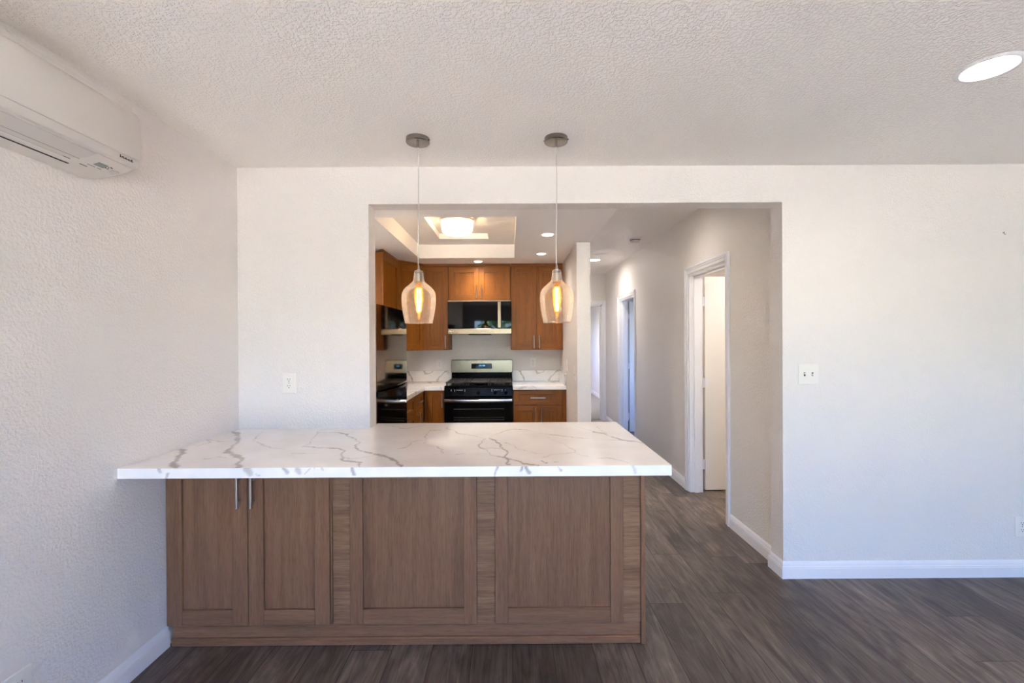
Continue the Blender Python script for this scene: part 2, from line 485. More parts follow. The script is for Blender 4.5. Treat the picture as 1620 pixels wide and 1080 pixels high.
# ceilings
b = MB(); b.box(XL, XR, YREAR, YP0, ZC, ZC+.1); struct(b.build('ceiling', M_CEIL))
TX0, TX1, TY0, TY1, TZ = -1.005, .045, 3.35, 5.02, 2.47        # tray recess, then the smaller one inside it
SX0, SX1, SY0, SY1, SZ = -.735, -.225, 3.62, 4.73, 2.525
b = MB()
b.box(XL, TX0, YP1, YK, ZK, 2.6); b.box(TX1, XK1, YP1, 4.24, ZK, 2.6); b.box(TX1, XK0, 4.24, YK, ZK, 2.6)
b.box(TX0, TX1, YP1, TY0, ZK, 2.6); b.box(TX0, TX1, TY1, YK, ZK, 2.6)
b.box(TX0, SX0, TY0, TY1, TZ, 2.6); b.box(SX1, TX1, TY0, TY1, TZ, 2.6); b.box(SX0, SX1, TY0, SY0, TZ, 2.6); b.box(SX0, SX1, SY1, TY1, TZ, 2.6)
b.box(SX0, SX1, SY0, SY1, SZ, 2.6)
struct(b.build('ceiling_kitchen', M_KCEIL))
b = MB(); b.box(XK1, XHW, YP1, YHE, ZH, ZH+.1); struct(b.build('ceiling_hall', M_HALL))
b = MB()
b.box(XHW+.12, 3.2, YP1, 5.0, 2.44, 2.55); b.box(XHW+.12, 4.0, 5.1, 7.9, 2.44, 2.55); b.box(-.6, 2.12, YHE+.12, 13, 2.44, 2.55)
struct(b.build('ceiling_rooms', M_KCEIL))
b = MB(); b.box(XL-.2, 4.3, YREAR-.2, 13.2, 2.7, 2.75); struct(b.build('roof', M_OUT))

# baseboards: a moulded section swept along the foot of a wall
BB = [(0,0),(.014,0),(.014,.058),(.0125,.062),(.0125,.068),(.0095,.074),(.0085,.084),(.005,.092),(.002,.098),(0,.098)]
def baseboard(name, runs):
    b = MB()
    for (p, q, nrm, e0, e1) in runs:         # from p to q on the floor, nrm points into the room; e: mitre lengthening at each end
        d = (Vector(q) - Vector(p)).normalized(); n = Vector(nrm); vs = []
        for (pt, e, sg) in ((Vector(p), e0, -1), (Vector(q), e1, 1)):
            for (o, z) in BB:
                r = pt + n * o + d * sg * o * e
                vs.append((r.x, r.y, z))
        k = len(BB)
        b._add(vs, [(i, (i+1) % k, k+(i+1) % k, k+i) for i in range(k)] + [tuple(range(k)), tuple(range(k, 2*k))])
    b.sharp = 20
    return struct(b.build(name, M_TRIM))
CW = .064                                            # casing width
baseboard('baseboard_left', [((XL, YREAR), (XL, 2.118), (1,0), 0, 0)])
baseboard('baseboard_right', [((XJR, YP0), (XR, YP0), (0,-1), 1, -1), ((XJR, YP0), (XJR, YP1), (-1,0), 1, 1), ((XR, YREAR), (XR, YP0), (-1,0), 0, -1)])
baseboard('baseboard_hall', [((XHW, YP1), (XHW, D1A-CW), (-1,0), 0, 0), ((XHW, D1B+CW), (XHW, D2A-CW), (-1,0), 0, 0), ((XHW, D2B+CW), (XHW, YHE), (-1,0), 0, -1)])
baseboard('baseboard_bedroom', [((2.12, 8.02), (2.12, 13), (-1,0), 0, -1)])
baseboard('baseboard_wing', [((XK0, 4.24), (XK1, 4.24), (0,-1), 1, 1), ((XK1, 4.24), (XK1, YHE), (1,0), 1, -1), ((XK0, 4.24), (XK0, 5.05), (-1,0), 1, 0)])

# door casings and jamb linings
def casing(name, F, u0, u1, zt, depth, both=True):
    """F: frame on the wall's face; opening u0..u1, head zt; the lining goes depth into the wall"""
    b = MB(F)
    for (a, c, sg) in ((u0, u0-CW, -1), (u1, u1+CW, 1)):
        b.box(a+sg*.004, c, 0, .011, 0, zt+CW, .002); b.box(a+sg*.030, c, .011, .016, 0, zt+CW, .002); b.box(a+sg*.046, c, .016, .020, 0, zt+CW, .003)
        b.box(a, a - sg*.016, -depth, .0, 0, zt); b.box(a - sg*.016, a - sg*.027, -depth*.66, -depth*.34, 0, zt-.012)
    b.box(u0+.0, u1, 0, .011, zt+.004, zt+CW, .002); b.box(u0-.02, u1+.02, .011, .016, zt+.030, zt+CW, .002); b.box(u0-.04, u1+.04, .016, .020, zt+.046, zt+CW, .003)
    b.box(u0, u1, -depth, 0, zt, zt-.016); b.box(u0+.016, u1-.016, -depth*.66, -depth*.34, zt-.016, zt-.027)
    return struct(b.build(name, M_TRIM))
FH = frame((XHW, 0, 0), (0,1,0), (-1,0,0))
casing('trim_1', FH, D1A, D1B, DH, .12)
casing('trim_2', FH, D2A, D2B, DH, .12)
FE = frame((0, YHE, 0), (1,0,0), (0,-1,0))
casing('trim_3', FE, D3A, D3B, DH+.01, .12)

def door_leaf(name, hinge, ang, wdt, h, handle=True):
    """a slab door swung from its hinge line; ang: direction of the leaf seen from above"""
    U = Vector((math.cos(ang), math.sin(ang), 0)); N = Vector((U.y, -U.x, 0))
    F = frame(hinge, U, N)
    b = MB(F); b.box(.018, .018+wdt, -.0175, .0175, .010, h, .002)
    o = b.build(name, M_DOOR, None, hinge); struct(o)
    for z in (.25, 1.01, 1.765):
        hb = MB(F); hb.cyl((.006, .012, z-.045), (.006, .012, z+.045), .0065, 10); hb.box(-.012, .018, .006, .0095, z-.045, z+.045); hb.box(.018, .055, .0175, .0195, z-.045, z+.045, .001)
        hb.build('hinge', M_TRIM, o)
    k = MB(F)
    for sg in (1, -1):
        k.cyl((wdt-.05, sg*.0175, .95), (wdt-.05, sg*.024, .95), .03, 20); k.cyl((wdt-.05, sg*.024, .95), (wdt-.05, sg*.05, .95), .011, 12)
        k.cyl((wdt-.05, sg*.05, .95), (wdt-.05, sg*.075, .95), .026, 20, .022)
    k.build('door_knob', M_NICKEL, o)
    return o
door_leaf('door_1', (XHW+.135, D1B+.028, 0), math.radians(2), .70, 1.995)
door_leaf('door_2', (XHW+.135, D2B+.028, 0), math.radians(14), .80, 1.995)
door_leaf('door_3', (D3B-.005, YHE+.155, 0), math.radians(70), .74, 2.0)

# glazing: rear slider, added rear window and the two rooms' windows
def window(name, F, u0, u1, z0, z1, bars, fr=.05):
    b = MB(F)
    b.box(u0, u0+fr, -.09, -.03, z0, z1, .004); b.box(u1-fr, u1, -.09, -.03, z0, z1, .004)
    b.box(u0+fr, u1-fr, -.09, -.03, z1-fr, z1, .004); b.box(u0+fr, u1-fr, -.09, -.03, z0, z0+fr, .004)
    for u in bars: b.box(u-fr/2, u+fr/2, -.085, -.035, z0+fr, z1-fr, .004)
    o = struct(b.build(name, M_TRIM))
    g = MB(F); g.box(u0+fr, u1-fr, -.062, -.058, z0+fr, z1-fr); g.build('pane', M_PANE, o)
    return o
FR = frame((0, YREAR, 0), (1,0,0), (0,1,0))
window('window_1', FR, DX0, DX1, .0, DZ, ((DX0+DX1)/2,), .06)
window('window_2_added', FR, WX0, WX1, WZ0, WZ1, ((WX0+WX1)/2,))  # unseen window, added to throw more daylight on the left wall
window('window_3', frame((4.0, 0, 0), (0,1,0), (-1,0,0)), 5.5, 6.9, .75, 2.05, (6.2,))
window('window_4', frame((-.6, 0, 0), (0,1,0), (1,0,0)), 10.2, 11.4, .9, 2.1, (10.8,))

# hedge beyond the glass door: what the microwave mirrors
hb = bmesh.new(); rnd = random.Random(3)
for i in range(2600):
    x = rnd.uniform(-5.5, 6.5); y = rnd.gauss(-11, .5); z = rnd.uniform(0, 2.7) - abs(rnd.gauss(0, .12))
    s = rnd.uniform(.08, .2); a = rnd.uniform(0, PI); t = rnd.uniform(-.8, .8)
    R = Matrix.Rotation(a, 3, 'Z') @ Matrix.Rotation(t, 3, 'X')
    q = [hb.verts.new(Vector((x, y, z)) + R @ Vector(p) * s) for p in ((-1,0,0), (0,.1,-.6), (1,0,0), (0,.1,.6))]
    hb.faces.new(q)
me = bpy.data.meshes.new('hedge'); hb.to_mesh(me); hb.free(); me.materials.append(M_LEAF)
ho = bpy.data.objects.new('hedge', me); COL.objects.link(ho)
tag(ho, 'green garden hedge outside the glass door, mirrored in the microwave', 'hedge', kind='stuff')

# ================================================================== SMALL BUILDERS
def bar_pull(parent, F, u, z, n0, vertical=True, L=.155, sp=.096, r=.006, name='handle', mat=None):
    b = MB(F); so = n0 + .030
    if vertical:
        b.cyl((u, so, z-L/2), (u, so, z+L/2), r, 14)
        for s in (-1, 1): b.cyl((u, n0-.001, z+s*sp/2), (u, so, z+s*sp/2), r*.75, 10)
    else:
        b.cyl((u-L/2, so, z), (u+L/2, so, z), r, 14)
        for s in (-1, 1): b.cyl((u+s*sp/2, n0-.001, z), (u+s*sp/2, so, z), r*.75, 10)
    return b.build(name, mat or M_NICKEL, parent)
def shaker(parent, F, u0, u1, z0, z1, name='door', n0=0.0, th=.02, st=.068, rail=None, mats=None, pull=None):
    """frame-and-panel front; slot 0 upright grain, slot 1 level grain"""
    rail = rail or st
    b = MB(F)
    b.box(u0, u0+st, n0, n0+th, z0, z1, .0015); b.box(u1-st, u1, n0, n0+th, z0, z1, .0015)
    b.box(u0+st, u1-st, n0, n0+th-.0006, z0, z0+rail, .0012, 1); b.box(u0+st, u1-st, n0, n0+th-.0006, z1-rail, z1, .0012, 1)
    b.box(u0+st-.005, u1-st+.005, n0+.001, n0+th-.012, z0+rail-.005, z1-rail+.005)
    o = b.build(name, mats or [M_WOODV, M_WOODH], parent)
    if pull:
        k, pu, pz = pull[:3]; L = pull[3] if len(pull) > 3 else .155
        bar_pull(o, F, pu, pz, n0+th, k == 'v', L)
    return o
def slab(parent, F, u0, u1, z0, z1, n0, n1, name, mat, bev=.001):
    b = MB(F); b.box(u0, u1, n0, n1, z0, z1, bev); return b.build(name, mat, parent)

def outlet(F, label, group, style='duplex', name='wall_outlet', cat='outlet'):
    loc = F.translation
    t = thing(name, loc, label, cat, group)
    W = .041 if style == 'duplex' else (.060 if style == 'toggle2' else .036); H = .060
    b = MB(F); b.box(-W, W, 0, .0055, -H, H, .003); b.build('cover_plate', M_PLATE, t)
    if style in ('duplex', 'duplex_slim'):
        for s in (1, -1):
            cz = s * .0195
            r = MB(F); pts = []
            for k in range(24):
                a = 2*PI*k/24; pts.append((.0172*max(-1, min(1, 1.15*math.cos(a))), cz + .0145*max(-.92, min(.92, 1.1*math.sin(a)))))
            r.prism(pts, 'y', .004, .0072); ro = r.build('receptacle', M_PLATE, t)
            q = MB(F); q.box(-.0078, -.0056, .0068, .0076, cz-.001, cz+.008); q.box(.0056, .0078, .0068, .0076, cz, cz+.007)
            q.cyl((0, .0068, cz-.0075), (0, .0076, cz-.0075), .0028, 10); q.build('slot', M_SLOT, ro)
        q = MB(F); q.cyl((0, .0045, 0), (0, .0066, 0), .003, 12); q.build('screw', M_NICKEL, t)
    elif style == 'toggle2':
        for s in (-1, 1):
            r = MB(F); r.box(s*.023-.0055, s*.023+.0055, .003, .0062, -.012, .012, .001); ro = r.build('toggle_frame', M_SLOT if s < 0 else M_MARK, t)
            r = MB(F); r.box(s*.023-.004, s*.023+.004, .004, .015, -.002 if s < 0 else -.009, .009 if s < 0 else .002, .002); r.build('toggle', M_PLATE, ro)
            for z in (.031, -.031):
                q = MB(F); q.cyl((s*.023, .0045, z), (s*.023, .0064, z), .0026, 10); q.build('screw', M_PLATE, t)
    elif style == 'rocker':
        r = MB(F); r.box(-.0165, .0165, .004, .008, -.033, .033, .002); r.build('rocker', M_PLATE, t)
    return t

def recessed(x, y, z, r, strength_key, strength, label, group):
    t = thing('recessed_light', (x, y, z), label, 'recessed light', group)
    b = MB(); b.lathe([(r, 0), (r, -.002), (r*1.04, -.006), (r*1.2, -.005), (r*1.27, -.0005), (r*1.27, 0)], (x, y, z), 40); b.build('trim_ring', M_TRIM, t)
    b = MB(); b.lathe([(0, -.0032), (r*.8, -.0030), (r*1.005, -.0016)], (x, y, z), 40); b.build('lens', lens_mat(strength_key, strength), t)
    return t

# ================================================================== PENINSULA
BR = [M_COOLOAKV, M_COOLOAKH]
F0 = frame((0, 2.126, 0))
pen = thing('peninsula_cabinet', (-.49, 2.126, 0), 'long oak peninsula base cabinet under the white veined quartz counter', 'cabinet')
b = MB(); b.box(-1.601, .600, 2.1275, 2.68, .098, .860); b.build('carcass', M_COOLOAKV, pen)
slab(pen, F0, -1.588, .598, .030, .0985, -.03, .0, 'kick_board', M_COOLOAKH)
slab(pen, F0, -1.588, .598, .0, .036, -.03, .012, 'shoe_molding', M_COOLOAKH, .004)
slab(pen, F0, .600, .619, .0, .860, -.555, .014, 'end_panel', M_COOLOAKV)
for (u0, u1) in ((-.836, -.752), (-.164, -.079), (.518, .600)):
    slab(pen, F0, u0, u1, .0985, .860, -.002, .002, 'filler_strip', M_COOLOAKF, .0005)
slab(pen, F0, -.8435, -.8365, .100, .860, -.01, .012, 'edge_strip', M_COOLOAKV)
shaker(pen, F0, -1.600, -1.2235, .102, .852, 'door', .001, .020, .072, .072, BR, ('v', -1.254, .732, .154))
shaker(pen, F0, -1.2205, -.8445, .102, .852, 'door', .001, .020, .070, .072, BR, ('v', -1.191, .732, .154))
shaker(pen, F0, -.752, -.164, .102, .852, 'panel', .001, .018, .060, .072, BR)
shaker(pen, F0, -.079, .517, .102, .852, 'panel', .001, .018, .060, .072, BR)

# ---- the quartz worktop with its veins
VEINS=[
 (0.0134,[(-1.589,2.188),(-1.550,2.157),(-1.511,2.079),(-1.474,2.007),(-1.444,1.939),(-1.403,1.893),(-1.370,1.850)]),
 (0.0027,[(-1.612,2.143),(-1.602,2.174),(-1.578,2.188)]),
 (0.0043,[(-1.616,2.607),(-1.555,2.579)]),
 (0.0145,[(-1.555,2.579),(-1.472,2.453),(-1.399,2.325),(-1.364,2.222),(-1.332,2.140),(-1.284,2.084),(-1.226,2.041),(-1.176,1.999),(-1.162,1.942),(-1.150,1.905),(-1.104,1.844)]),
 (0.0032,[(-1.611,2.405),(-1.556,2.378),(-1.486,2.349)]),
 (0.0016,[(-1.607,2.399),(-1.536,2.328),(-1.558,2.265)]),
 (0.0032,[(-1.355,2.014),(-1.323,2.013),(-1.311,2.043),(-1.267,2.022)]),
 (0.0032,[(-1.446,2.677),(-1.399,2.542),(-1.364,2.420),(-1.321,2.349),(-1.241,2.269),(-1.152,2.200),(-1.082,2.184)]),
 (0.0048,[(-1.022,2.681),(-1.098,2.649),(-1.111,2.598),(-1.076,2.533),(-1.059,2.426),(-1.043,2.383),(-1.008,2.262),(-1.026,2.231)]),
 (0.0059,[(-1.090,2.565),(-1.054,2.574),(-0.972,2.568),(-0.909,2.512),(-0.871,2.450),(-0.798,2.362),(-0.767,2.315),(-0.766,2.243),(-0.753,2.194),(-0.720,2.147),(-0.668,2.105),(-0.614,2.067)]),
 (0.0097,[(-0.614,2.067),(-0.559,2.025),(-0.502,1.964),(-0.473,1.908),(-0.453,1.866)]),
 (0.0064,[(-1.026,2.231),(-0.946,2.211),(-0.876,2.193),(-0.819,2.177),(-0.788,2.137),(-0.780,2.093),(-0.741,2.009),(-0.746,1.989),(-0.718,1.960),(-0.679,1.949),(-0.644,1.921),(-0.622,1.853)]),
 (0.0032,[(-0.741,2.009),(-0.706,1.998),(-0.675,1.997),(-0.636,2.037),(-0.612,2.061)]),
 (0.0016,[(-1.016,2.099),(-0.962,2.087),(-0.863,2.093)]),
 (0.0027,[(-0.757,2.746),(-0.734,2.764),(-0.689,2.725),(-0.647,2.670),(-0.596,2.686),(-0.558,2.739),(-0.512,2.757),(-0.444,2.773)]),
 (0.0032,[(-0.468,2.629),(-0.473,2.579),(-0.457,2.423),(-0.445,2.366),(-0.499,2.327),(-0.502,2.262),(-0.510,2.193),(-0.549,2.170)]),
 (0.0032,[(-0.445,2.366),(-0.440,2.273),(-0.388,2.209),(-0.373,2.221),(-0.335,2.160),(-0.314,2.092),(-0.309,2.060)]),
 (0.0054,[(-0.374,2.708),(-0.376,2.644)]),
 (0.0021,[(-0.411,2.611),(-0.464,2.605)]),
 (0.0032,[(-0.313,2.574),(-0.291,2.525),(-0.252,2.493)]),
 (0.0061,[(-0.308,2.553),(-0.276,2.499)]),
 (0.0029,[(-0.276,2.499),(-0.231,2.478),(-0.195,2.456),(-0.140,2.372)]),
 (0.0061,[(-0.140,2.372),(-0.148,2.313),(-0.160,2.228),(-0.147,2.179),(-0.119,2.140),(-0.102,2.087),(-0.097,2.052),(-0.067,2.017),(-0.029,2.002)]),
 (0.0014,[(-0.256,2.056),(-0.225,2.065),(-0.172,2.068),(-0.101,2.059)]),
 (0.0029,[(-0.116,2.386),(-0.099,2.474),(-0.062,2.525),(-0.015,2.611),(0.021,2.639),(0.088,2.608),(0.105,2.580),(0.163,2.518),(0.219,2.470),(0.290,2.422)]),
 (0.0061,[(-0.116,2.386),(-0.077,2.329),(-0.056,2.259),(-0.046,2.177),(-0.031,2.123),(-0.021,2.071),(-0.029,2.016),(-0.012,1.976),(0.015,1.949),(0.050,1.897),(0.073,1.887),(0.104,1.865)]),
 (0.0029,[(-0.128,2.171),(-0.091,2.167),(-0.053,2.161)]),
 (0.0018,[(-0.033,2.293),(0.018,2.215),(0.032,2.159),(0.060,2.120),(0.112,2.075),(0.137,2.067)]),
 (0.0072,[(-0.022,1.976),(-0.012,1.925),(-0.018,1.883),(-0.005,1.888)]),
 (0.0018,[(0.189,2.416),(0.204,2.349),(0.245,2.282),(0.278,2.200)]),
 (0.0050,[(0.128,1.934),(0.142,1.897),(0.153,1.915)]),
 (0.0064,[(0.180,1.920),(0.195,1.914)]),
 (0.0018,[(0.142,1.998),(0.177,2.038),(0.217,2.058),(0.262,2.071)]),
 (0.0018,[(-0.030,2.806),(-0.006,2.754)]),
 (0.0011,[(-0.375,2.792),(-0.256,2.801)]),
 (0.0014,[(-0.376,2.668),(-0.332,2.609),(-0.308,2.553)]),
 (0.0032,[(0.293,2.775),(0.338,2.756),(0.383,2.704),(0.429,2.620),(0.460,2.541)]),
 (0.0072,[(0.460,2.541),(0.503,2.497),(0.534,2.406)]),
 (0.0115,[(0.534,2.406),(0.569,2.329),(0.627,2.292)]),
 (0.0072,[(0.627,2.292),(0.658,2.248)]),
 (0.0050,[(0.507,2.700),(0.510,2.617),(0.516,2.539),(0.518,2.486)]),
 (0.0018,[(0.471,2.816),(0.500,2.763)]),
 (0.0025,[(0.210,2.475),(0.281,2.433),(0.346,2.392),(0.421,2.352),(0.518,2.331),(0.567,2.320)]),
 (0.0018,[(0.220,2.321),(0.247,2.276),(0.271,2.217),(0.302,2.099),(0.296,2.070),(0.246,2.072),(0.179,2.038)]),
 (0.0018,[(0.298,2.070),(0.317,2.021),(0.337,2.000)]),
 (0.0018,[(0.375,1.979),(0.422,1.978),(0.463,1.939),(0.490,1.889)]),
]

def vein_field(P, segs, ys=.42, jit=.010):
    """P n x 2; how much vein there is at each point"""
    Q = P.copy(); out = np.zeros(len(P))
    jx = np.zeros(len(P)); jy = np.zeros(len(P)); g = np.zeros(len(P)); fine = np.zeros(len(P))
    for i, (x, y) in enumerate(P):
        a = mnoise.noise(Vector((x*22, y*22, 1.7))); c = mnoise.noise(Vector((x*22, y*22, 9.1)))
        jx[i] = a; jy[i] = c; g[i] = mnoise.noise(Vector((x*9, y*9, 4.4))); fine[i] = mnoise.noise(Vector((x*70, y*70, 3.3)))
    Q[:, 0] += jit * jx + .004 * fine; Q[:, 1] += jit * 1.6 * jy + .006 * fine
    for wdt, pts in segs:
        h = max(wdt * .52, .0021)
        best = np.full(len(P), 9.0)
        for (x0, y0), (x1, y1) in zip(pts, pts[1:]):
            ax, ay = x0, y0 * ys; dx, dy = x1 - x0, (y1 - y0) * ys
            L2 = dx*dx + dy*dy + 1e-12
            t = np.clip(((Q[:, 0]-ax)*dx + (Q[:, 1]*ys-ay)*dy) / L2, 0, 1)
            best = np.minimum(best, np.hypot(Q[:, 0]-ax-t*dx, Q[:, 1]*ys-ay-t*dy))
        hh = h * (1 + .5 * g)
        m = np.clip((hh * 1.25 - best) / np.maximum(hh * .6, .0022), 0, 1)
        lo = .7 if wdt < .004 else (.85 if wdt < .009 else .92)
        out = np.maximum(out, m * lo * np.clip(.8 + .5 * g, .35, 1))
    return out
CX0, CX1, CY0, CY1, CZ0, CZ1 = XL+.0015, .6545, 1.857, 2.842, .8605, .902
xr, yb = XJL + .001, YP0 - .0008                 # the stone is notched round the left jamb
gx = np.concatenate([np.linspace(CX0, xr, 156), np.linspace(xr, CX1, 299)[1:]])
gy = np.concatenate([np.linspace(CY0, yb, 152), np.linspace(yb, CY1, 29)[1:]])
gz = np.linspace(CZ0, CZ1, 9); nx, ny, nz = len(gx), len(gy), len(gz)
TX, TY = np.meshgrid(gx, gy); top = np.stack([TX.ravel(), TY.ravel()], 1)
vt = vein_field(top, VEINS)
FXm, FZm = np.meshgrid(gx, gz); fr2 = np.stack([FXm.ravel(), FZm.ravel()], 1)
def fx(px): return CX0 + (px - 185.5) / (1062 - 185.5) * (CX1 - CX0)
EDGE = [(.012, [(fx(250), .903), (fx(254), .888)]), (.010, [(fx(262), .86), (fx(265), .878)]), (.034, [(fx(389), .898), (fx(394), .880)]), (.010, [(fx(404), .875), (fx(410), .868)]),
        (.016, [(fx(449), .900), (fx(453), .880)]), (.028, [(fx(470), .893), (fx(472), .882)]), (.006, [(fx(480), .872), (fx(490), .895)]), (.003, [(fx(496), .86), (fx(497), .903)]),
        (.009, [(fx(507), .903), (fx(511), .89)]), (.014, [(fx(555), .902), (fx(559), .872)]), (.008, [(fx(782), .86), (fx(786), .903)]), (.008, [(fx(825), .903), (fx(823), .885)]),
        (.012, [(fx(831), .9), (fx(836), .872)]), (.006, [(fx(882), .9), (fx(887), .885)]), (.018, [(fx(1000), .903), (fx(1003), .872)])]
vf = vein_field(fr2, EDGE, 1.0, .004)
verts = []; faces = []; vv = []
def grid(P3, n0, n1, vals):
    base = len(verts); verts.extend(P3); vv.extend(vals)
    for j in range(n1 - 1):
        for i in range(n0 - 1):
            a = base + j*n0 + i; faces.append((a, a+1, a+n0+1, a+n0))
grid([(x, y, CZ1) for x, y in top], nx, ny, vt)
grid([(x, CY0, z) for x, z in fr2], nx, nz, vf)
def face(pts):
    base = len(verts); verts.extend(pts); vv.extend([0.0]*len(pts)); faces.append(tuple(range(base, base+len(pts))))
def wallf(p, q): face([(p[0], p[1], CZ0), (q[0], q[1], CZ0), (q[0], q[1], CZ1), (p[0], p[1], CZ1)])
rim = [(CX0, CY0), (CX1, CY0), (CX1, CY1), (xr, CY1), (xr, yb), (CX0, yb)]
for p, q in list(zip(rim, rim[1:] + rim[:1]))[1:]: wallf(p, q)
face([(x, y, CZ0) for x, y in rim])
keepf = []
for f in faces:
    cx = sum(verts[i][0] for i in f)/len(f); cy = sum(verts[i][1] for i in f)/len(f)
    keepf.append(not (len(f) == 4 and f[0] < nx*ny and cx < xr and cy > yb))
me = bpy.data.meshes.new('countertop')
me.from_pydata([tuple(v) for v in verts], [], [f for f, k in zip(faces, keepf) if k])
at = me.attributes.new('vein', 'FLOAT', 'POINT'); at.data.foreach_set('value', np.array(vv, dtype=np.float32))
me.materials.append(M_QUARTZ)
ctop = bpy.data.objects.new('countertop', me); COL.objects.link(ctop)
tag(ctop, 'white quartz worktop with grey veins on the peninsula below the pendants', 'countertop')

# ================================================================== PENDANTS
def make_pendant(x, y, label):
    t = thing('pendant_light', (x, y, ZC), label, 'pendant light', 'glass pendants above the peninsula')
    b = MB(); b.lathe([(0, 0), (.0585, 0), (.0595, -.003), (.0595, -.021), (.057, -.0245), (.012, -.0255), (0, -.0255)], (x, y, ZC), 48); c = b.build('canopy', M_CANOPY, t)
    b = MB(); b.lathe([(.006, -.0255), (.006, -.043), (.0045, -.045), (0, -.045)], (x, y, ZC), 16); b.build('cord_grip', M_CANOPY, c)
    for sg, dy in ((1, -.012), (-1, .008)):
        b = MB(); b.cyl((x+sg*.0585, y+dy, ZC-.012), (x+sg*.0625, y+dy, ZC-.012), .003, 10); b.build('set_screw', M_CANOPY, c)
    ztop = 1.770
    pts = []
    for k in range(13):
        f = k / 12; pts.append((x + .0022*math.sin(f*5.2), y, (ZC-.044) + (ztop+.018 - (ZC-.044)) * f))
    b = MB(); b.tube(pts, .0024, 10); b.build('cord', M_CORD, t)
    b = MB(); b.lathe([(0, .030), (.0035, .030), (.0060, .012), (.0085, .004), (.0195, .001), (.0205, -.004), (.0205, -.010), (.0165, -.013), (.0165, -.052), (.0135, -.056), (0, -.056)], (x, y, ztop), 28); b.build('socket', M_NICKEL, t)
    prof = [(.0205,0),(.0225,-.006),(.0245,-.024),(.0275,-.044),(.031,-.056),(.045,-.068),(.062,-.082),(.075,-.096),(.083,-.112),(.0862,-.130),(.0862,-.146),(.0848,-.170),(.0815,-.200),(.076,-.232),(.0705,-.256),(.0685,-.264)]
    b = MB(); b.lathe(prof, (x, y, ztop), 64); b.sharp = 80; sh = b.build('glass_shade', M_SEEDED, t)
    b = MB(); rp = []
    for k in range(49):
        a = 2*PI*k/48; rp.append((x+.0685*math.cos(a), y+.0685*math.sin(a), ztop-.264))
    b.tube(rp, .0016, 8, cap=False); b.build('rim', M_SEEDED, sh)
    bl = [(.0125,-.056),(.0130,-.070),(.0175,-.088),(.0215,-.108),(.0222,-.130),(.0205,-.155),(.0165,-.182),(.0125,-.206),(.0085,-.222),(.0045,-.230),(0,-.232)]
    b = MB(); b.lathe(bl, (x, y, ztop), 28); b.sharp = 80; bu = b.build('bulb', M_AMBER, t)
    b = MB()
    for k in range(6):
        a = 2*PI*k/6 + .3; r0, r1, r2 = .0085, .0125, .0050
        b.tube([(x+r0*math.cos(a), y+r0*math.sin(a), ztop-.088), (x+r1*math.cos(a), y+r1*math.sin(a), ztop-.135), (x+r2*math.cos(a+.4), y+r2*math.sin(a+.4), ztop-.205)], .0013, 6)
    b.build('filament', M_FILAMENT, bu)
    return t
make_pendant(-.4655, 2.31, 'clear seeded glass pendant on a thin cord, the one nearer the fridge')
make_pendant(.2345, 2.31, 'clear seeded glass pendant on a thin cord nearer the white wing wall and hall')

# ================================================================== LAMPS IN THE CEILINGS
recessed(1.821, 1.726, ZC, .079, 'living', CAN_LIVING, 'large round recessed light in the textured living room ceiling', 'recessed ceiling lights')
for (x, y) in ((1.82, -1.3), (-.60, -.45)):  # unseen cans, added to brighten the living room
    recessed(x, y, ZC, .079, 'living', CAN_LIVING, 'unseen fill light added in the living room ceiling behind the viewer', 'added fill lights behind the viewer')
recessed(.319, 3.911, ZK, .045, 'kitchen', CAN_KITCHEN, 'small recessed kitchen light nearest the opening, beside the tray ceiling', 'recessed ceiling lights')
recessed(.322, 4.771, ZK, .045, 'kitchen', CAN_KITCHEN, 'small recessed kitchen light closer to the tall right wall cabinets', 'recessed ceiling lights')
recessed(-.372, 5.22, ZK, .045, 'spot', CAN_KITCHEN * 1.7, 'small recessed light close above the cabinet over the microwave', 'recessed ceiling lights')
recessed(-1.28, 3.35, ZK, .045, 'flood_added', CAN_FLOOD_ADDED, 'unseen fill light added over the fridge', 'recessed ceiling lights')  # added out of view to raise the kitchen's general brightness
recessed(1.204, 6.54, ZH, .075, 'hall_far', CAN_HALL_FAR, 'recessed light in the hall ceiling beside the white wing wall', 'recessed ceiling lights')
recessed(1.22, 3.83, ZH, .075, 'hall', CAN_HALL, 'recessed hall light hidden above the opening, washing the wall over the nearest door', 'recessed ceiling lights')
recessed(2.5, 3.8, 2.44, .075, 'room', CAN_ROOM, 'recessed light in the room behind the nearest hall door', 'recessed ceiling lights')

recessed(.9, 10.2, 2.44, .075, 'bedroom', CAN_BEDROOM_ADDED, 'unseen light added in the bedroom beyond the end door', 'recessed ceiling lights')  # added out of view to take the blue out of the far room

t = thing('ceiling_light', (-.48, 4.12, SZ), 'round drum ceiling light with swirled glass inside the tray ceiling', 'ceiling light')
b = MB(); b.lathe([(0, 0), (.150, 0), (.158, -.004), (.160, -.018), (.156, -.026), (.150, -.030), (.148, -.038), (.140, -.040)], (-.48, 4.12, SZ), 56); b.build('rim', M_NICKEL, t)
b = MB(); b.lathe([(.143, -.034), (.143, -.060), (.139, -.100), (.130, -.128), (.112, -.146), (.07, -.156), (0, -.158)], (-.48, 4.12, SZ), 56); b.sharp = 80; b.build('glass_drum', M_ALAB, t)
BULB = emit('frosted_bulb', (1, .91, .78, 1), 135.0)
for dx in (-.035, .04):
    b = MB(); b.lathe([(.012, -.02), (.014, -.05), (.026, -.070), (.028, -.085), (.018, -.104), (0, -.110)], (-.48+dx, 4.12-dx, SZ), 18); b.build('bulb', BULB, t)

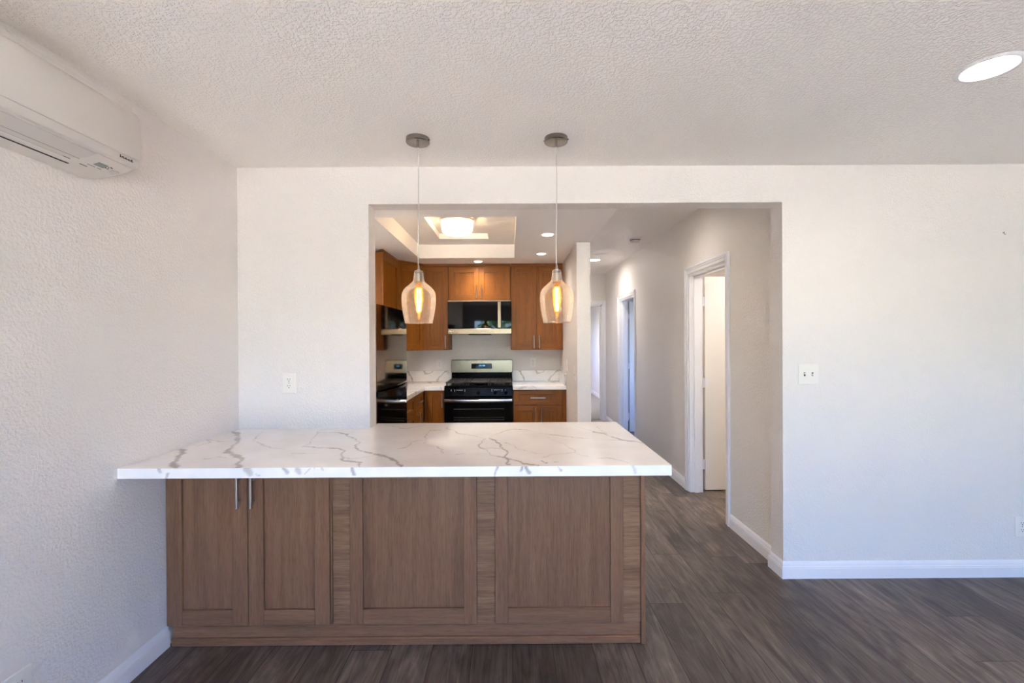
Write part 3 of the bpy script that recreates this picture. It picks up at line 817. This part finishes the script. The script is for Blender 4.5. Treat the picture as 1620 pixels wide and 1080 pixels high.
t = thing('smoke_detector', (1.422, 5.192, ZH), 'round white smoke detector on the hall ceiling', 'smoke detector')
b = MB(); b.lathe([(0, 0), (.062, 0), (.062, -.008), (.060, -.012)], (1.422, 5.192, ZH), 36); b.lathe([(.054, -.019), (.050, -.034), (.030, -.040), (0, -.041)], (1.422, 5.192, ZH), 36); b.build('housing', M_PLASTIC2, t)
b = MB(); b.lathe([(.056, -.011), (.052, -.021)], (1.422, 5.192, ZH), 36)
b.build('sensing_slot', M_SLOT, t)

# ================================================================== WALL PLATES
outlet(frame((-1.3075, YP0, 1.1715)), 'ivory duplex outlet on the wall beside the opening, above the quartz counter', 'wall outlets')
outlet(frame((3.020, YP0, .296)), 'ivory duplex outlet low on the pale wall above the baseboard', 'wall outlets')
outlet(frame((XL, 1.478, .292), (0,1,0), (1,0,0)), 'ivory duplex outlet low on the wall under the air conditioner', 'wall outlets')
outlet(frame((1.757, YP0, 1.206)), 'ivory double toggle switch plate on the pale wall beside the hall opening', None, 'toggle2', 'light_switch', 'switch')
outlet(frame((-.898, YK, 1.115)), 'small ivory outlet on the kitchen wall between fridge and stove', 'wall outlets', 'duplex_slim')
outlet(frame((.277, YK, 1.135)), 'small ivory outlet on the kitchen wall to the right of the stove', 'wall outlets', 'duplex_slim')
outlet(frame((XK0, 5.02, 1.135), (0,1,0), (-1,0,0)), 'ivory switch plate on the wing wall above the short counter', None, 'rocker', 'light_switch', 'switch')
outlet(frame((XK0, 4.40, 1.09), (0,1,0), (-1,0,0)), 'ivory double switch plate at the free end of the wing wall', None, 'toggle2', 'light_switch', 'switch')
outlet(frame((2.12, 10.85, .46), (0,1,0), (-1,0,0)), 'outlet low on the bedroom wall seen through the end door', None, 'duplex_slim')
outlet(frame((XHW, 7.40, 1.19), (0,1,0), (-1,0,0)), 'small switch plate on the hall wall between the far doors', None, 'rocker', 'light_switch', 'switch')
t = thing('wall_hook', (2.918, YP0, 2.03), 'tiny white picture hook high on the pale wall', 'hook')
b = MB(frame((2.918, YP0, 2.03))); b.cyl((0, 0, .006), (0, .004, .006), .0045, 12); b.tube([(0, .003, .002), (0, .006, -.006), (0, .011, -.008), (0, .013, -.003)], .0016, 8); b.build('hook', M_NICKEL, t)

# ================================================================== AIR CONDITIONER
AY0, AY1 = .905, 1.735
ac = thing('air_conditioner', (XL, 1.32, 2.04), 'white wall-mounted split air conditioner under the ceiling', 'air conditioner')
def sect(b, prof, y0, y1, rnd=.012, mat=0):
    """profile in x,z swept along y with the two ends drawn in a little"""
    cx = sum(p[0] for p in prof)/len(prof); cz = sum(p[1] for p in prof)/len(prof); vs = []; n = len(prof)
    st = [(y0, .955), (y0+rnd*.4, .985), (y0+rnd, 1), (y1-rnd, 1), (y1-rnd*.4, .985), (y1, .955)]
    for (y, k) in st:
        for (x, z) in prof: vs.append((XL + (x if x < .004 else x*k), y, cz+(z-cz)*k))
    fs = []
    for j in range(len(st)-1):
        for i in range(n): fs.append((j*n+i, j*n+(i+1) % n, (j+1)*n+(i+1) % n, (j+1)*n+i))
    fs += [tuple(range(n)), tuple(range((len(st)-1)*n, len(st)*n))]
    b._add(vs, fs, mat); return b
body = [(.001,2.036),(.035,2.036),(.075,2.040),(.120,2.048),(.160,2.060),(.182,2.070),(.186,2.079),(.186,2.090),(.184,2.300),(.160,2.312),(.001,2.314)]
b = sect(MB(), body, AY0, AY1); b.sharp = 25; b.build('body', M_PLASTIC, ac)
fp = [(.184,2.102),(.208,2.100),(.213,2.108),(.216,2.160),(.214,2.225),(.206,2.262),(.196,2.276),(.184,2.280)]
b = sect(MB(), fp, AY0+.002, AY1-.001, .010); b.sharp = 40; pf = b.build('front_panel', M_PLASTIC, ac)
lip = [(.183,2.073),(.200,2.072),(.206,2.078),(.209,2.098),(.205,2.0995),(.183,2.0995)]
b = sect(MB(), lip, AY0+.002, AY1-.003, .010); b.build('lower_lip', M_PLASTIC, ac)
# the swing vane lies almost flush in the sloping underside
def under(x): # underside height
    P = [(.035,2.036),(.075,2.040),(.120,2.048),(.160,2.060),(.182,2.070)]
    for (x0, z0), (x1, z1) in zip(P, P[1:]):
        if x <= x1: return z0 + (z1-z0)*(x-x0)/(x1-x0)
    return 2.070
def patch(xs, ya, yb, lift, name, mat, parent, thick=.002, cut=None):
    vs = []; fs = []; n = len(xs)
    for (i, x) in enumerate(xs):
        e = cut(i/(n-1)) if cut else 0
        for (y, dz) in ((ya, -lift), (yb-e, -lift), (yb-e, -lift+thick), (ya, -lift+thick)): vs.append((XL+x, y, under(x)+dz))
    for i in range(n-1):
        for k in range(4): fs.append((i*4+k, i*4+(k+1) % 4, (i+1)*4+(k+1) % 4, (i+1)*4+k))
    fs += [(0,1,2,3), tuple((n-1)*4+k for k in range(4))]
    b = MB(); b._add(vs, fs); return b.build(name, mat, parent)
van = patch([.108,.120,.135,.150,.165,.181], AY0+.02, 1.576, .0022, 'vane', M_PLASTIC2, ac, .003, lambda f: .045*(1-f)**3)
patch([.1055,.1068], AY0+.02, 1.56, .0012, 'vane_seam', M_SLOT, ac, .0012)
patch([.071,.077], AY0+.02, 1.587, .0012, 'outlet_slot', M_SLOT, ac, .0012)
patch([.1290,.1300], AY0+.02, 1.57, .0026, 'hinge_seam', M_MARK, ac, .0008)
patch([.128,.140,.150], 1.622, 1.660, .0012, 'display', M_LCD, ac, .0012)
b = MB()
for (x, y) in ((.148,1.672),(.142,1.668),(.135,1.664),(.134,1.673),(.146,1.678)):
    b.box(XL+x-.0018, XL+x+.0018, y-.0016, y+.0016, under(x)-.0014, under(x)+.001)
b.build('indicator', M_SLOT, ac)
b = MB(); zc = under(.130); b.lathe([(.0145, .002), (.0150, -.002), (.0125, -.0035), (.0095, -.002), (.0085, -.004), (.0055, -.0065), (0, -.0075)], (XL+.130, 1.705, zc), 24); b.build('sensor', M_PLASTIC2, ac)
b = MB()
for k in range(7): b.box(XL+.100-.002, XL+.100+.002, 1.600+k*.0042, 1.6025+k*.0042, under(.1)-.0010, under(.1)+.001)
for k in range(9): b.box(XL+.117-.0010, XL+.117+.0010, 1.612+k*.0034, 1.614+k*.0034, under(.117)-.0010, under(.117)+.001)
for k in range(5): b.box(XL+.117-.0010, XL+.117+.0010, 1.650+k*.0034, 1.652+k*.0034, under(.117)-.0010, under(.117)+.001)
b.build('lettering', M_MARK, ac)
b = MB(); hs = [.0085,.0055,.006,.005,.006,.0055,.005,.0055,.0085]
for k, h in enumerate(hs):
    y = 1.640 + k*.0062; sl = .0016 if k % 2 else -.0012
    b._add([(XL+.2085, y, 2.083), (XL+.2088, y+.0013, 2.083), (XL+.2096, y+.0013+sl, 2.083+h), (XL+.2093, y+sl, 2.083+h),
            (XL+.2105, y, 2.083), (XL+.2108, y+.0013, 2.083), (XL+.2116, y+.0013+sl, 2.083+h), (XL+.2113, y+sl, 2.083+h)],
           [(0,1,2,3),(4,5,6,7),(0,1,5,4),(1,2,6,5),(2,3,7,6),(3,0,4,7)])
    if k % 2 == 0: b.box(XL+.2075, XL+.2112, y, y+.0042, 2.0832, 2.0845)
b.build('logo', M_SLOT, ac)

# ================================================================== KITCHEN WALL CABINETS
ZB, ZT = 1.300, 2.288
def upper(name, F, u0, u1, z0, depth, doors, label, side_fill=None):
    t = thing(name, F @ Vector(((u0+u1)/2, 0, z0)), label, 'cabinet', 'oak wall cabinets')
    b = MB(F); b.box(u0, u1, -depth, 0, z0, ZT+.006); b.build('carcass', M_WOODV, t)
    for (a, c, pull) in doors: shaker(t, F, a, c, z0+.003, ZT, 'door', .001, .02, .062, .070, None, pull)
    b = MB(F); b.box(u0, u1, -.01, .024, ZT+.004, ZK-.001, .003); b.build('crown_strip', M_WOODH, t)
    if side_fill: slab(t, F, side_fill[0], side_fill[1], z0, ZT+.004, 0, .016, 'filler_strip', M_WOODV)
    return t
FU = frame((0, 5.41, 0)); DU = YK - 5.41 - .001
upper('wall_cabinet', FU, -1.030, -.738, ZB, DU, [(-1.027, -.741, ('v', -.772, 1.395, .155))], 'tall oak wall cabinet with one door between the corner cabinet and the microwave')
upper('wall_cabinet', FU, -.736, -.002, 1.888, DU, [(-.732, -.3755, ('v', -.402, 1.99, .155)), (-.3725, -.006, ('v', -.346, 1.99, .155))], 'short oak two-door wall cabinet above the microwave')
upper('wall_cabinet', FU, .000, .6165, ZB, DU, [(.006, .3015, ('v', .273, 1.395, .155)), (.3045, .602, ('v', .334, 1.395, .155))], 'tall oak two-door wall cabinet to the right of the microwave', (.603, .6165))
FLU = frame((-1.278, 0, 0), (0,1,0), (1,0,0))
upper('wall_cabinet', FLU, 4.50, 5.098, ZB, .328, [(4.502, 5.094, ('v', 4.54, 1.395, .155))], 'oak wall cabinet beyond the top of the fridge, its side panel facing the opening')
A, B = Vector((-1.278, 5.102, 0)), Vector((-1.031, 5.409, 0)); U = (B-A).normalized(); N = Vector((U.y, -U.x, 0)); LD = (B-A).length
t = thing('corner_wall_cabinet', (-1.2, 5.4, ZB), 'diagonal oak corner wall cabinet behind the glass pendant', 'cabinet', 'oak wall cabinets')
b = MB(); b.prism([(XL+.001, 5.101), (A.x, 5.101), (A.x, A.y), (-1.0315, 5.41), (-1.0315, YK-.001), (XL+.001, YK-.001)], 'z', ZB, ZT+.006); b.build('carcass', M_WOODV, t)
FD = frame(A, U, N)
shaker(t, FD, .012, LD-.012, ZB+.003, ZT, 'door', .001, .018, .062, .070, None, ('v', .05, 1.395, .155))
b = MB(FD); b.box(.004, LD-.004, -.01, .020, ZT+.004, ZK-.001, .003); b.build('crown_strip', M_WOODH, t)

# ================================================================== KITCHEN BASE CABINETS
YF = 5.095
FB = frame((0, YF, 0))
def base(name, F, u0, u1, depth, label, fronts, mats=None, fill=()):
    t = thing(name, F @ Vector(((u0+u1)/2, 0, 0)), label, 'cabinet', 'oak base cabinets')
    b = MB(F); b.box(u0, u1, -depth, 0, .10, .860); b.build('carcass', M_WOODV, t)
    slab(t, F, u0, u1, 0, .0995, -depth, -.06, 'toe_kick', M_WOODV)
    for (nm, a, c, z0, z1, pull) in fronts: shaker(t, F, a, c, z0, z1, nm, .001, .02, .058, .058 if nm == 'door' else .042, mats, pull)
    for (a, c) in fill: slab(t, F, a, c, .10, .860, 0, .012, 'filler_strip', M_WOODV)
    return t
base('base_cabinet', FB, .020, .6165, YK-YF-.001, 'oak base cabinet with a drawer over two doors to the right of the stove',
     [('drawer', .024, .570, .690, .852, ('h', .297, .771, .165)), ('door', .024, .296, .108, .684, ('v', .262, .585, .165)), ('door', .299, .570, .108, .684, ('v', .333, .585, .165))], None, ((.573, .6165),))
base('base_cabinet', FB, -.968, -.746, YK-YF-.001, 'narrow oak base cabinet with one door between the corner and the stove',
     [('door', -.934, -.750, .108, .852, ('v', -.768, .75, .155))], None, ((-.968, -.936),))
FLB = frame((-.990, 0, 0), (0,1,0), (1,0,0))
MY = [M_WOODV, M_WOODY]
base('base_cabinet', FLB, 4.585, 5.090, .615, 'oak base cabinet with a drawer over a door, next to the kitchen corner',
     [('drawer', 4.589, 4.985, .690, .852, ('h', 4.79, .771, .155)), ('door', 4.589, 4.985, .108, .684, ('v', 4.70, .60, .155))], MY, ((4.988, 5.072),))
base('base_cabinet', FLB, 3.740, 4.583, .615, 'wide oak base cabinet close behind the fridge',
     [('drawer', 3.744, 4.579, .690, .852, ('h', 4.16, .771, .155)), ('door', 3.744, 4.160, .108, .684, ('v', 4.125, .60, .155)), ('door', 4.163, 4.579, .108, .684, ('v', 4.20, .60, .155))], MY)

# worktops and upstands of the kitchen
b = MB(); b.prism([(XL+.001, 3.738), (-.962, 3.738), (-.962, 5.064), (-.7455, 5.064), (-.7455, YK-.001), (XL+.001, YK-.001)], 'z', .8605, .902)
tag(b.build('countertop', M_QUARTZ2, None, (-1.2, 5.4, .86)), 'white quartz corner worktop between the fridge and the stove', 'countertop')
b = MB(); b.box(.0195, .6165, 5.064, YK-.001, .8605, .902, .002)
tag(b.build('countertop', M_QUARTZ2, None, (.3, 5.4, .86)), 'short white quartz worktop to the right of the stove', 'countertop')
b = MB(); b.box(XL+.021, -.7455, YK-.021, YK-.001, .9025, 1.036, .002); b.box(XL+.001, XL+.021, 3.74, YK-.001, .9025, 1.036, .002)
tag(b.build('backsplash', M_QUARTZ2, None, (-1.1, YK, .9025)), 'low quartz upstand on the wall left of the stove', 'backsplash', 'quartz upstands')
b = MB(); b.box(.0195, .5965, YK-.021, YK-.001, .9025, 1.036, .002); b.box(.5965, .6165, 5.066, YK-.001, .9025, 1.036, .002)
tag(b.build('backsplash', M_QUARTZ2, None, (.3, YK, .9025)), 'low veined quartz upstand round the corner right of the stove', 'backsplash', 'quartz upstands')

# ================================================================== STOVE
RX0, RX1 = -.742, .016; RC = (RX0+RX1)/2
rg = thing('gas_range', (RC, 5.37, 0), 'black gas stove with a stainless back panel and oven handle', 'stove')
b = MB(); b.box(RX0+.002, RX1-.002, 5.09, YK-.03, .045, .893, .002); b.build('body', M_BLACK, rg)
b = MB()
for x in (RX0+.05, RX1-.05):
    for y in (5.14, 5.62): b.cyl((x, y, 0), (x, y, .046), .016, 12)
b.build('foot', M_DARKPLASTIC, rg)
b = MB(); b.box(RX0, RX1, 5.052, 5.615, .893, .912, .006); b.build('cooktop', M_BLACK, rg)
# burners under three cast grates
for (x, y, r) in ((RX0+.15, 5.20, .045), (RX0+.15, 5.46, .038), (RC, 5.33, .052), (RX1-.15, 5.20, .050), (RX1-.15, 5.46, .036)):
    b = MB(); b.lathe([(0, 0), (r*1.25, 0), (r*1.2, .006), (r, .008), (r, .016), (r*.9, .021), (0, .023)], (x, y, .912), 28); b.build('burner', M_DARKPLASTIC, rg)
for k in range(3):
    x0 = RX0 + .012 + k*.2453; x1 = x0 + .2435; zt = .952
    b = MB()
    for x in (x0+.008, x1-.008): b.box(x-.007, x+.007, 5.075, 5.60, zt-.014, zt, .003)
    for y in (5.082, 5.593): b.box(x0, x1, y-.007, y+.007, zt-.014, zt, .003)
    for y in (5.20, 5.335, 5.46): b.box(x0+.01, x1-.01, y-.006, y+.006, zt-.012, zt, .003)
    xm = (x0+x1)/2
    if k == 1: b.box(x0+.03, x1-.03, 5.11, 5.56, zt-.008, zt+.004, .004)
    for dx in (-.055, 0, .055): b.box(xm+dx-.005, xm+dx+.005, 5.08, 5.60, zt-.012, zt, .003)
    for x in (x0+.012, x1-.012):
        for y in (5.09, 5.585): b.box(x-.008, x+.008, y-.008, y+.008, .911, zt-.01, .002)
    b.build('grate', M_IRON, rg)
# sloping control panel with knobs, oven door, drawer
b = MB(); b.prism([(5.050, .893), (5.100, .893), (5.100, .792), (5.040, .792), (5.036, .800)], 'x', RX0+.001, RX1-.001); cp = b.build('control_panel', M_BLACK, rg)
b = MB()
for u in (-.300, -.262, -.150, .150, .262, .300):
    b.box(RC+u-.0035, RC+u+.0035, 5.0408, 5.0450, .862, .870); b.box(RC+u-.0015, RC+u+.0015, 5.0395, 5.0445, .846, .857)
for u0 in (-.245, .17):
    for k in range(6): b.box(RC+u0+k*.013, RC+u0+k*.013+.008, 5.0412, 5.0450, .8625, .8675)
b.build('printed_marks', M_PRINT, cp)
for u in (-.305, -.185, 0.0, .185, .305):
    kb = MB(); kb.cyl((RC+u, 5.040, .834), (RC+u, 5.022, .832), .019, 24, .0165); kb.box(RC+u-.004, RC+u+.004, 5.014, 5.026, .818, .848, .002); kb.build('knob', M_BLACK, cp)
b = MB(); b.box(RX0+.002, RX1-.002, 5.042, 5.092, .215, .788, .004); od = b.build('oven_door', M_BLACK, rg)
b = MB(); b.box(RX0+.095, RX1-.085, 5.0385, 5.0425, .300, .700, .001); b.build('oven_window', M_BLACKGLASS, od)
b = MB()
for z in (.655, .560, .535): b.box(RX0+.105, RX1-.095, 5.0372, 5.0390, z-.0016, z+.0016)
b.build('oven_rack', M_NICKEL, od)
b = MB(); pts = []
n = 18
vs = []; fs = []
for i in range(n+1):
    f = i/n; x = RX0+.006 + f*(RX1-RX0-.012); bow = .018*math.sin(PI*f)**.6
    y = 4.998 - bow
    for (dy, dz) in ((0,-.017), (-.007,-.012), (-.009,0), (-.007,.012), (0,.017), (.006,.012), (.006,-.012)): vs.append((x, y+dy, .754+dz - .006*math.sin(PI*f)))
for i in range(n):
    for k in range(7): fs.append((i*7+k, i*7+(k+1) % 7, (i+1)*7+(k+1) % 7, (i+1)*7+k))
fs += [tuple(range(7)), tuple(range(n*7, n*7+7))]
b._add(vs, fs)
for x in (RX0+.02, RX1-.02): b.box(x-.012, x+.012, 5.0, 5.044, .742, .766, .003)
b.build('handle', M_CHROME, od)
b = MB(); b.box(RX0+.002, RX1-.002, 5.044, 5.092, .05, .208, .004); b.build('storage_drawer', M_BLACK, rg)
# back guard
b = MB(); b.box(RX0+.010, RX1-.004, 5.612, YK-.002, .90, 1.020, .004); b.box(RX0+.004, RX1+.004, 5.600, YK-.002, 1.016, 1.176, .010); bgd = b.build('back_guard', M_BLACK, rg)
b = MB(); b.prism([(RX0+.008, 1.03), (RX0+.016, 1.022), (RX1-.008, 1.022), (RX1, 1.03), (RX1, 1.162), (RX1-.008, 1.170), (RX0+.016, 1.170), (RX0+.008, 1.162)], 'y', 5.5955, 5.602)
b.build('steel_panel', M_STEEL, bgd)
b = MB(); b.box(RC-.124, RC+.128, 5.593, 5.597, 1.066, 1.130, .002); dsp = b.build('display', M_BLACKGLASS, bgd)
b = MB()
for k, (w_, h_) in enumerate(((.006,.018),(.014,.018),(.004,.012),(.014,.018),(.014,.018))):
    x = RC-.030+k*.0155; b.box(x, x+w_*.8, 5.5918, 5.5932, 1.100-.003, 1.100+h_*.7)
b.build('clock_digits', M_BLUE, dsp)
b = MB()
for i in range(4):
    for j in range(3):
        b.box(RC-.112+i*.018, RC-.104+i*.018, 5.5922, 5.5932, 1.078+j*.018, 1.080+j*.018)
        b.box(RC+.055+i*.018, RC+.063+i*.018, 5.5922, 5.5932, 1.078+j*.018, 1.080+j*.018)
b.build('key_print', M_MARK, dsp)

# ================================================================== MICROWAVE
mx0, mx1, my, mz0, mz1 = -.737, .008, 5.325, 1.486, 1.884
mw = thing('microwave', ((mx0+mx1)/2, my+.2, mz0), 'black glass and steel microwave mounted over the stove', 'microwave')
b = MB(); b.box(mx0+.003, mx1-.003, my+.03, YK-.002, mz0+.004, mz1, .003); b.build('body', M_BLACK, mw)
b = MB(); b.box(mx0, mx1-.118, my, my+.03, mz0+.068, mz1-.017, .002); dr = b.build('door', M_BLACKGLASS, mw)
b = MB(); b.box(mx0, mx1, my-.002, my+.03, mz1-.016, mz1, .002); b.build('top_trim', M_STEEL, mw)
b = MB(); b.box(mx0, mx1, my-.002, my+.03, mz0+.004, mz0+.066, .003); lt = b.build('lower_trim', M_STEEL, mw)
b = MB(); b.cyl((mx0+.030, my-.001, mz0+.037), (mx0+.030, my-.0035, mz0+.037), .0095, 20); b.box(mx0+.046, mx0+.051, my-.0035, my-.001, mz0+.029, mz0+.045); b.box(mx0+.051, mx0+.055, my-.0035, my-.001, mz0+.029, mz0+.033)
b.box(mx0+.059, mx0+.063, my-.0035, my-.001, mz0+.029, mz0+.045); b.box(mx0+.063, mx0+.069, my-.0035, my-.001, mz0+.029, mz0+.033); b.box(mx0+.063, mx0+.069, my-.0035, my-.001, mz0+.041, mz0+.045); b.box(mx0+.066, mx0+.069, my-.0035, my-.001, mz0+.033, mz0+.038)
b.build('logo', M_PRINT, lt)
b = MB(); b.box(mx1-.162, mx1-.122, my-.022, my-.012, mz0+.072, mz1-.020, .004); b.box(mx1-.152, mx1-.132, my-.014, my+.002, mz0+.09, mz0+.12); b.box(mx1-.152, mx1-.132, my-.014, my+.002, mz1-.07, mz1-.04); b.build('handle', M_STEEL, dr)
b = MB(); b.box(mx1-.116, mx1, my, my+.03, mz0+.068, mz1-.017, .002); pn = b.build('control_panel', M_BLACKGLASS, mw)
b = MB(); b.box(mx0+.24, mx1-.24, my+.005, my+.30, mz0-.008, mz0+.005, .003); b.build('vent_grille', M_DARKPLASTIC, mw)

# ================================================================== FRIDGE
fx0, fx1, fy0, fy1, fz = -1.585, -.850, 2.885, 3.725, 1.652
fr = thing('refrigerator', (-1.2, 3.3, 0), 'tall dark mirror-finish fridge behind the opening beside the oak cabinets', 'fridge')
b = MB(); b.box(fx0, -.925, fy0+.004, fy1-.004, .03, fz-.006, .004); b.build('body', M_DARKPLASTIC, fr)
b = MB()
for x in (fx0+.06, -.99):
    for y in (fy0+.07, fy1-.07): b.cyl((x, y, 0), (x, y, .031), .02, 12)
b.build('foot', M_DARKPLASTIC, fr)
for nm, z0, z1 in (('freezer_door', 1.092, fz), ('fridge_door', .06, 1.080)):
    b = MB(); n = 14; poly = []
    for i in range(n+1):
        f = i/n; poly.append((fx1 + .010*(1-(2*f-1)**2) - .004, fy0 + f*(fy1-fy0)))
    poly += [(-.922, fy1), (-.922, fy0)]
    b.prism(poly, 'z', z0, z1); d = b.build(nm, M_BLACKSTEEL, fr)
    b = MB(); b.box(fx1-.030, fx1-.0022, fy0-.0022, fy0+.010, z0+.001, z1-.001, .001); b.build('door_edge', M_STEEL, d)
    if nm == 'fridge_door':
        vs = []; fs = []; n = 22
        for i in range(n+1):
            f = i/n; y = fy0-.004 + f*(fy1-fy0-.03)
            x = fx1 + .006 + .052*math.sin(PI*min(1, f*1.02))**.7
            zc = 1.083 - .006*f; hh = .022 + .030*math.sin(PI*f)
            for (dx, dz) in ((-.012, .004), (0, .006), (.006, -.004), (.002, -hh), (-.010, -hh-.004), (-.016, -hh*.5)): vs.append((x+dx, y, zc+dz))
        for i in range(n):
            for k in range(6): fs.append((i*6+k, i*6+(k+1) % 6, (i+1)*6+(k+1) % 6, (i+1)*6+k))
        fs += [tuple(range(6)), tuple(range(n*6, n*6+6))]
        b = MB(); b._add(vs, fs); b.build('handle', M_BLACK, d)
b = MB(); b.box(-.975, -.905, fy0+.02, fy0+.07, fz-.006, fz+.012, .003); b.box(-.975, -.905, fy1-.07, fy1-.02, fz-.006, fz+.012, .003); b.build('hinge_cover', M_DARKPLASTIC, fr)
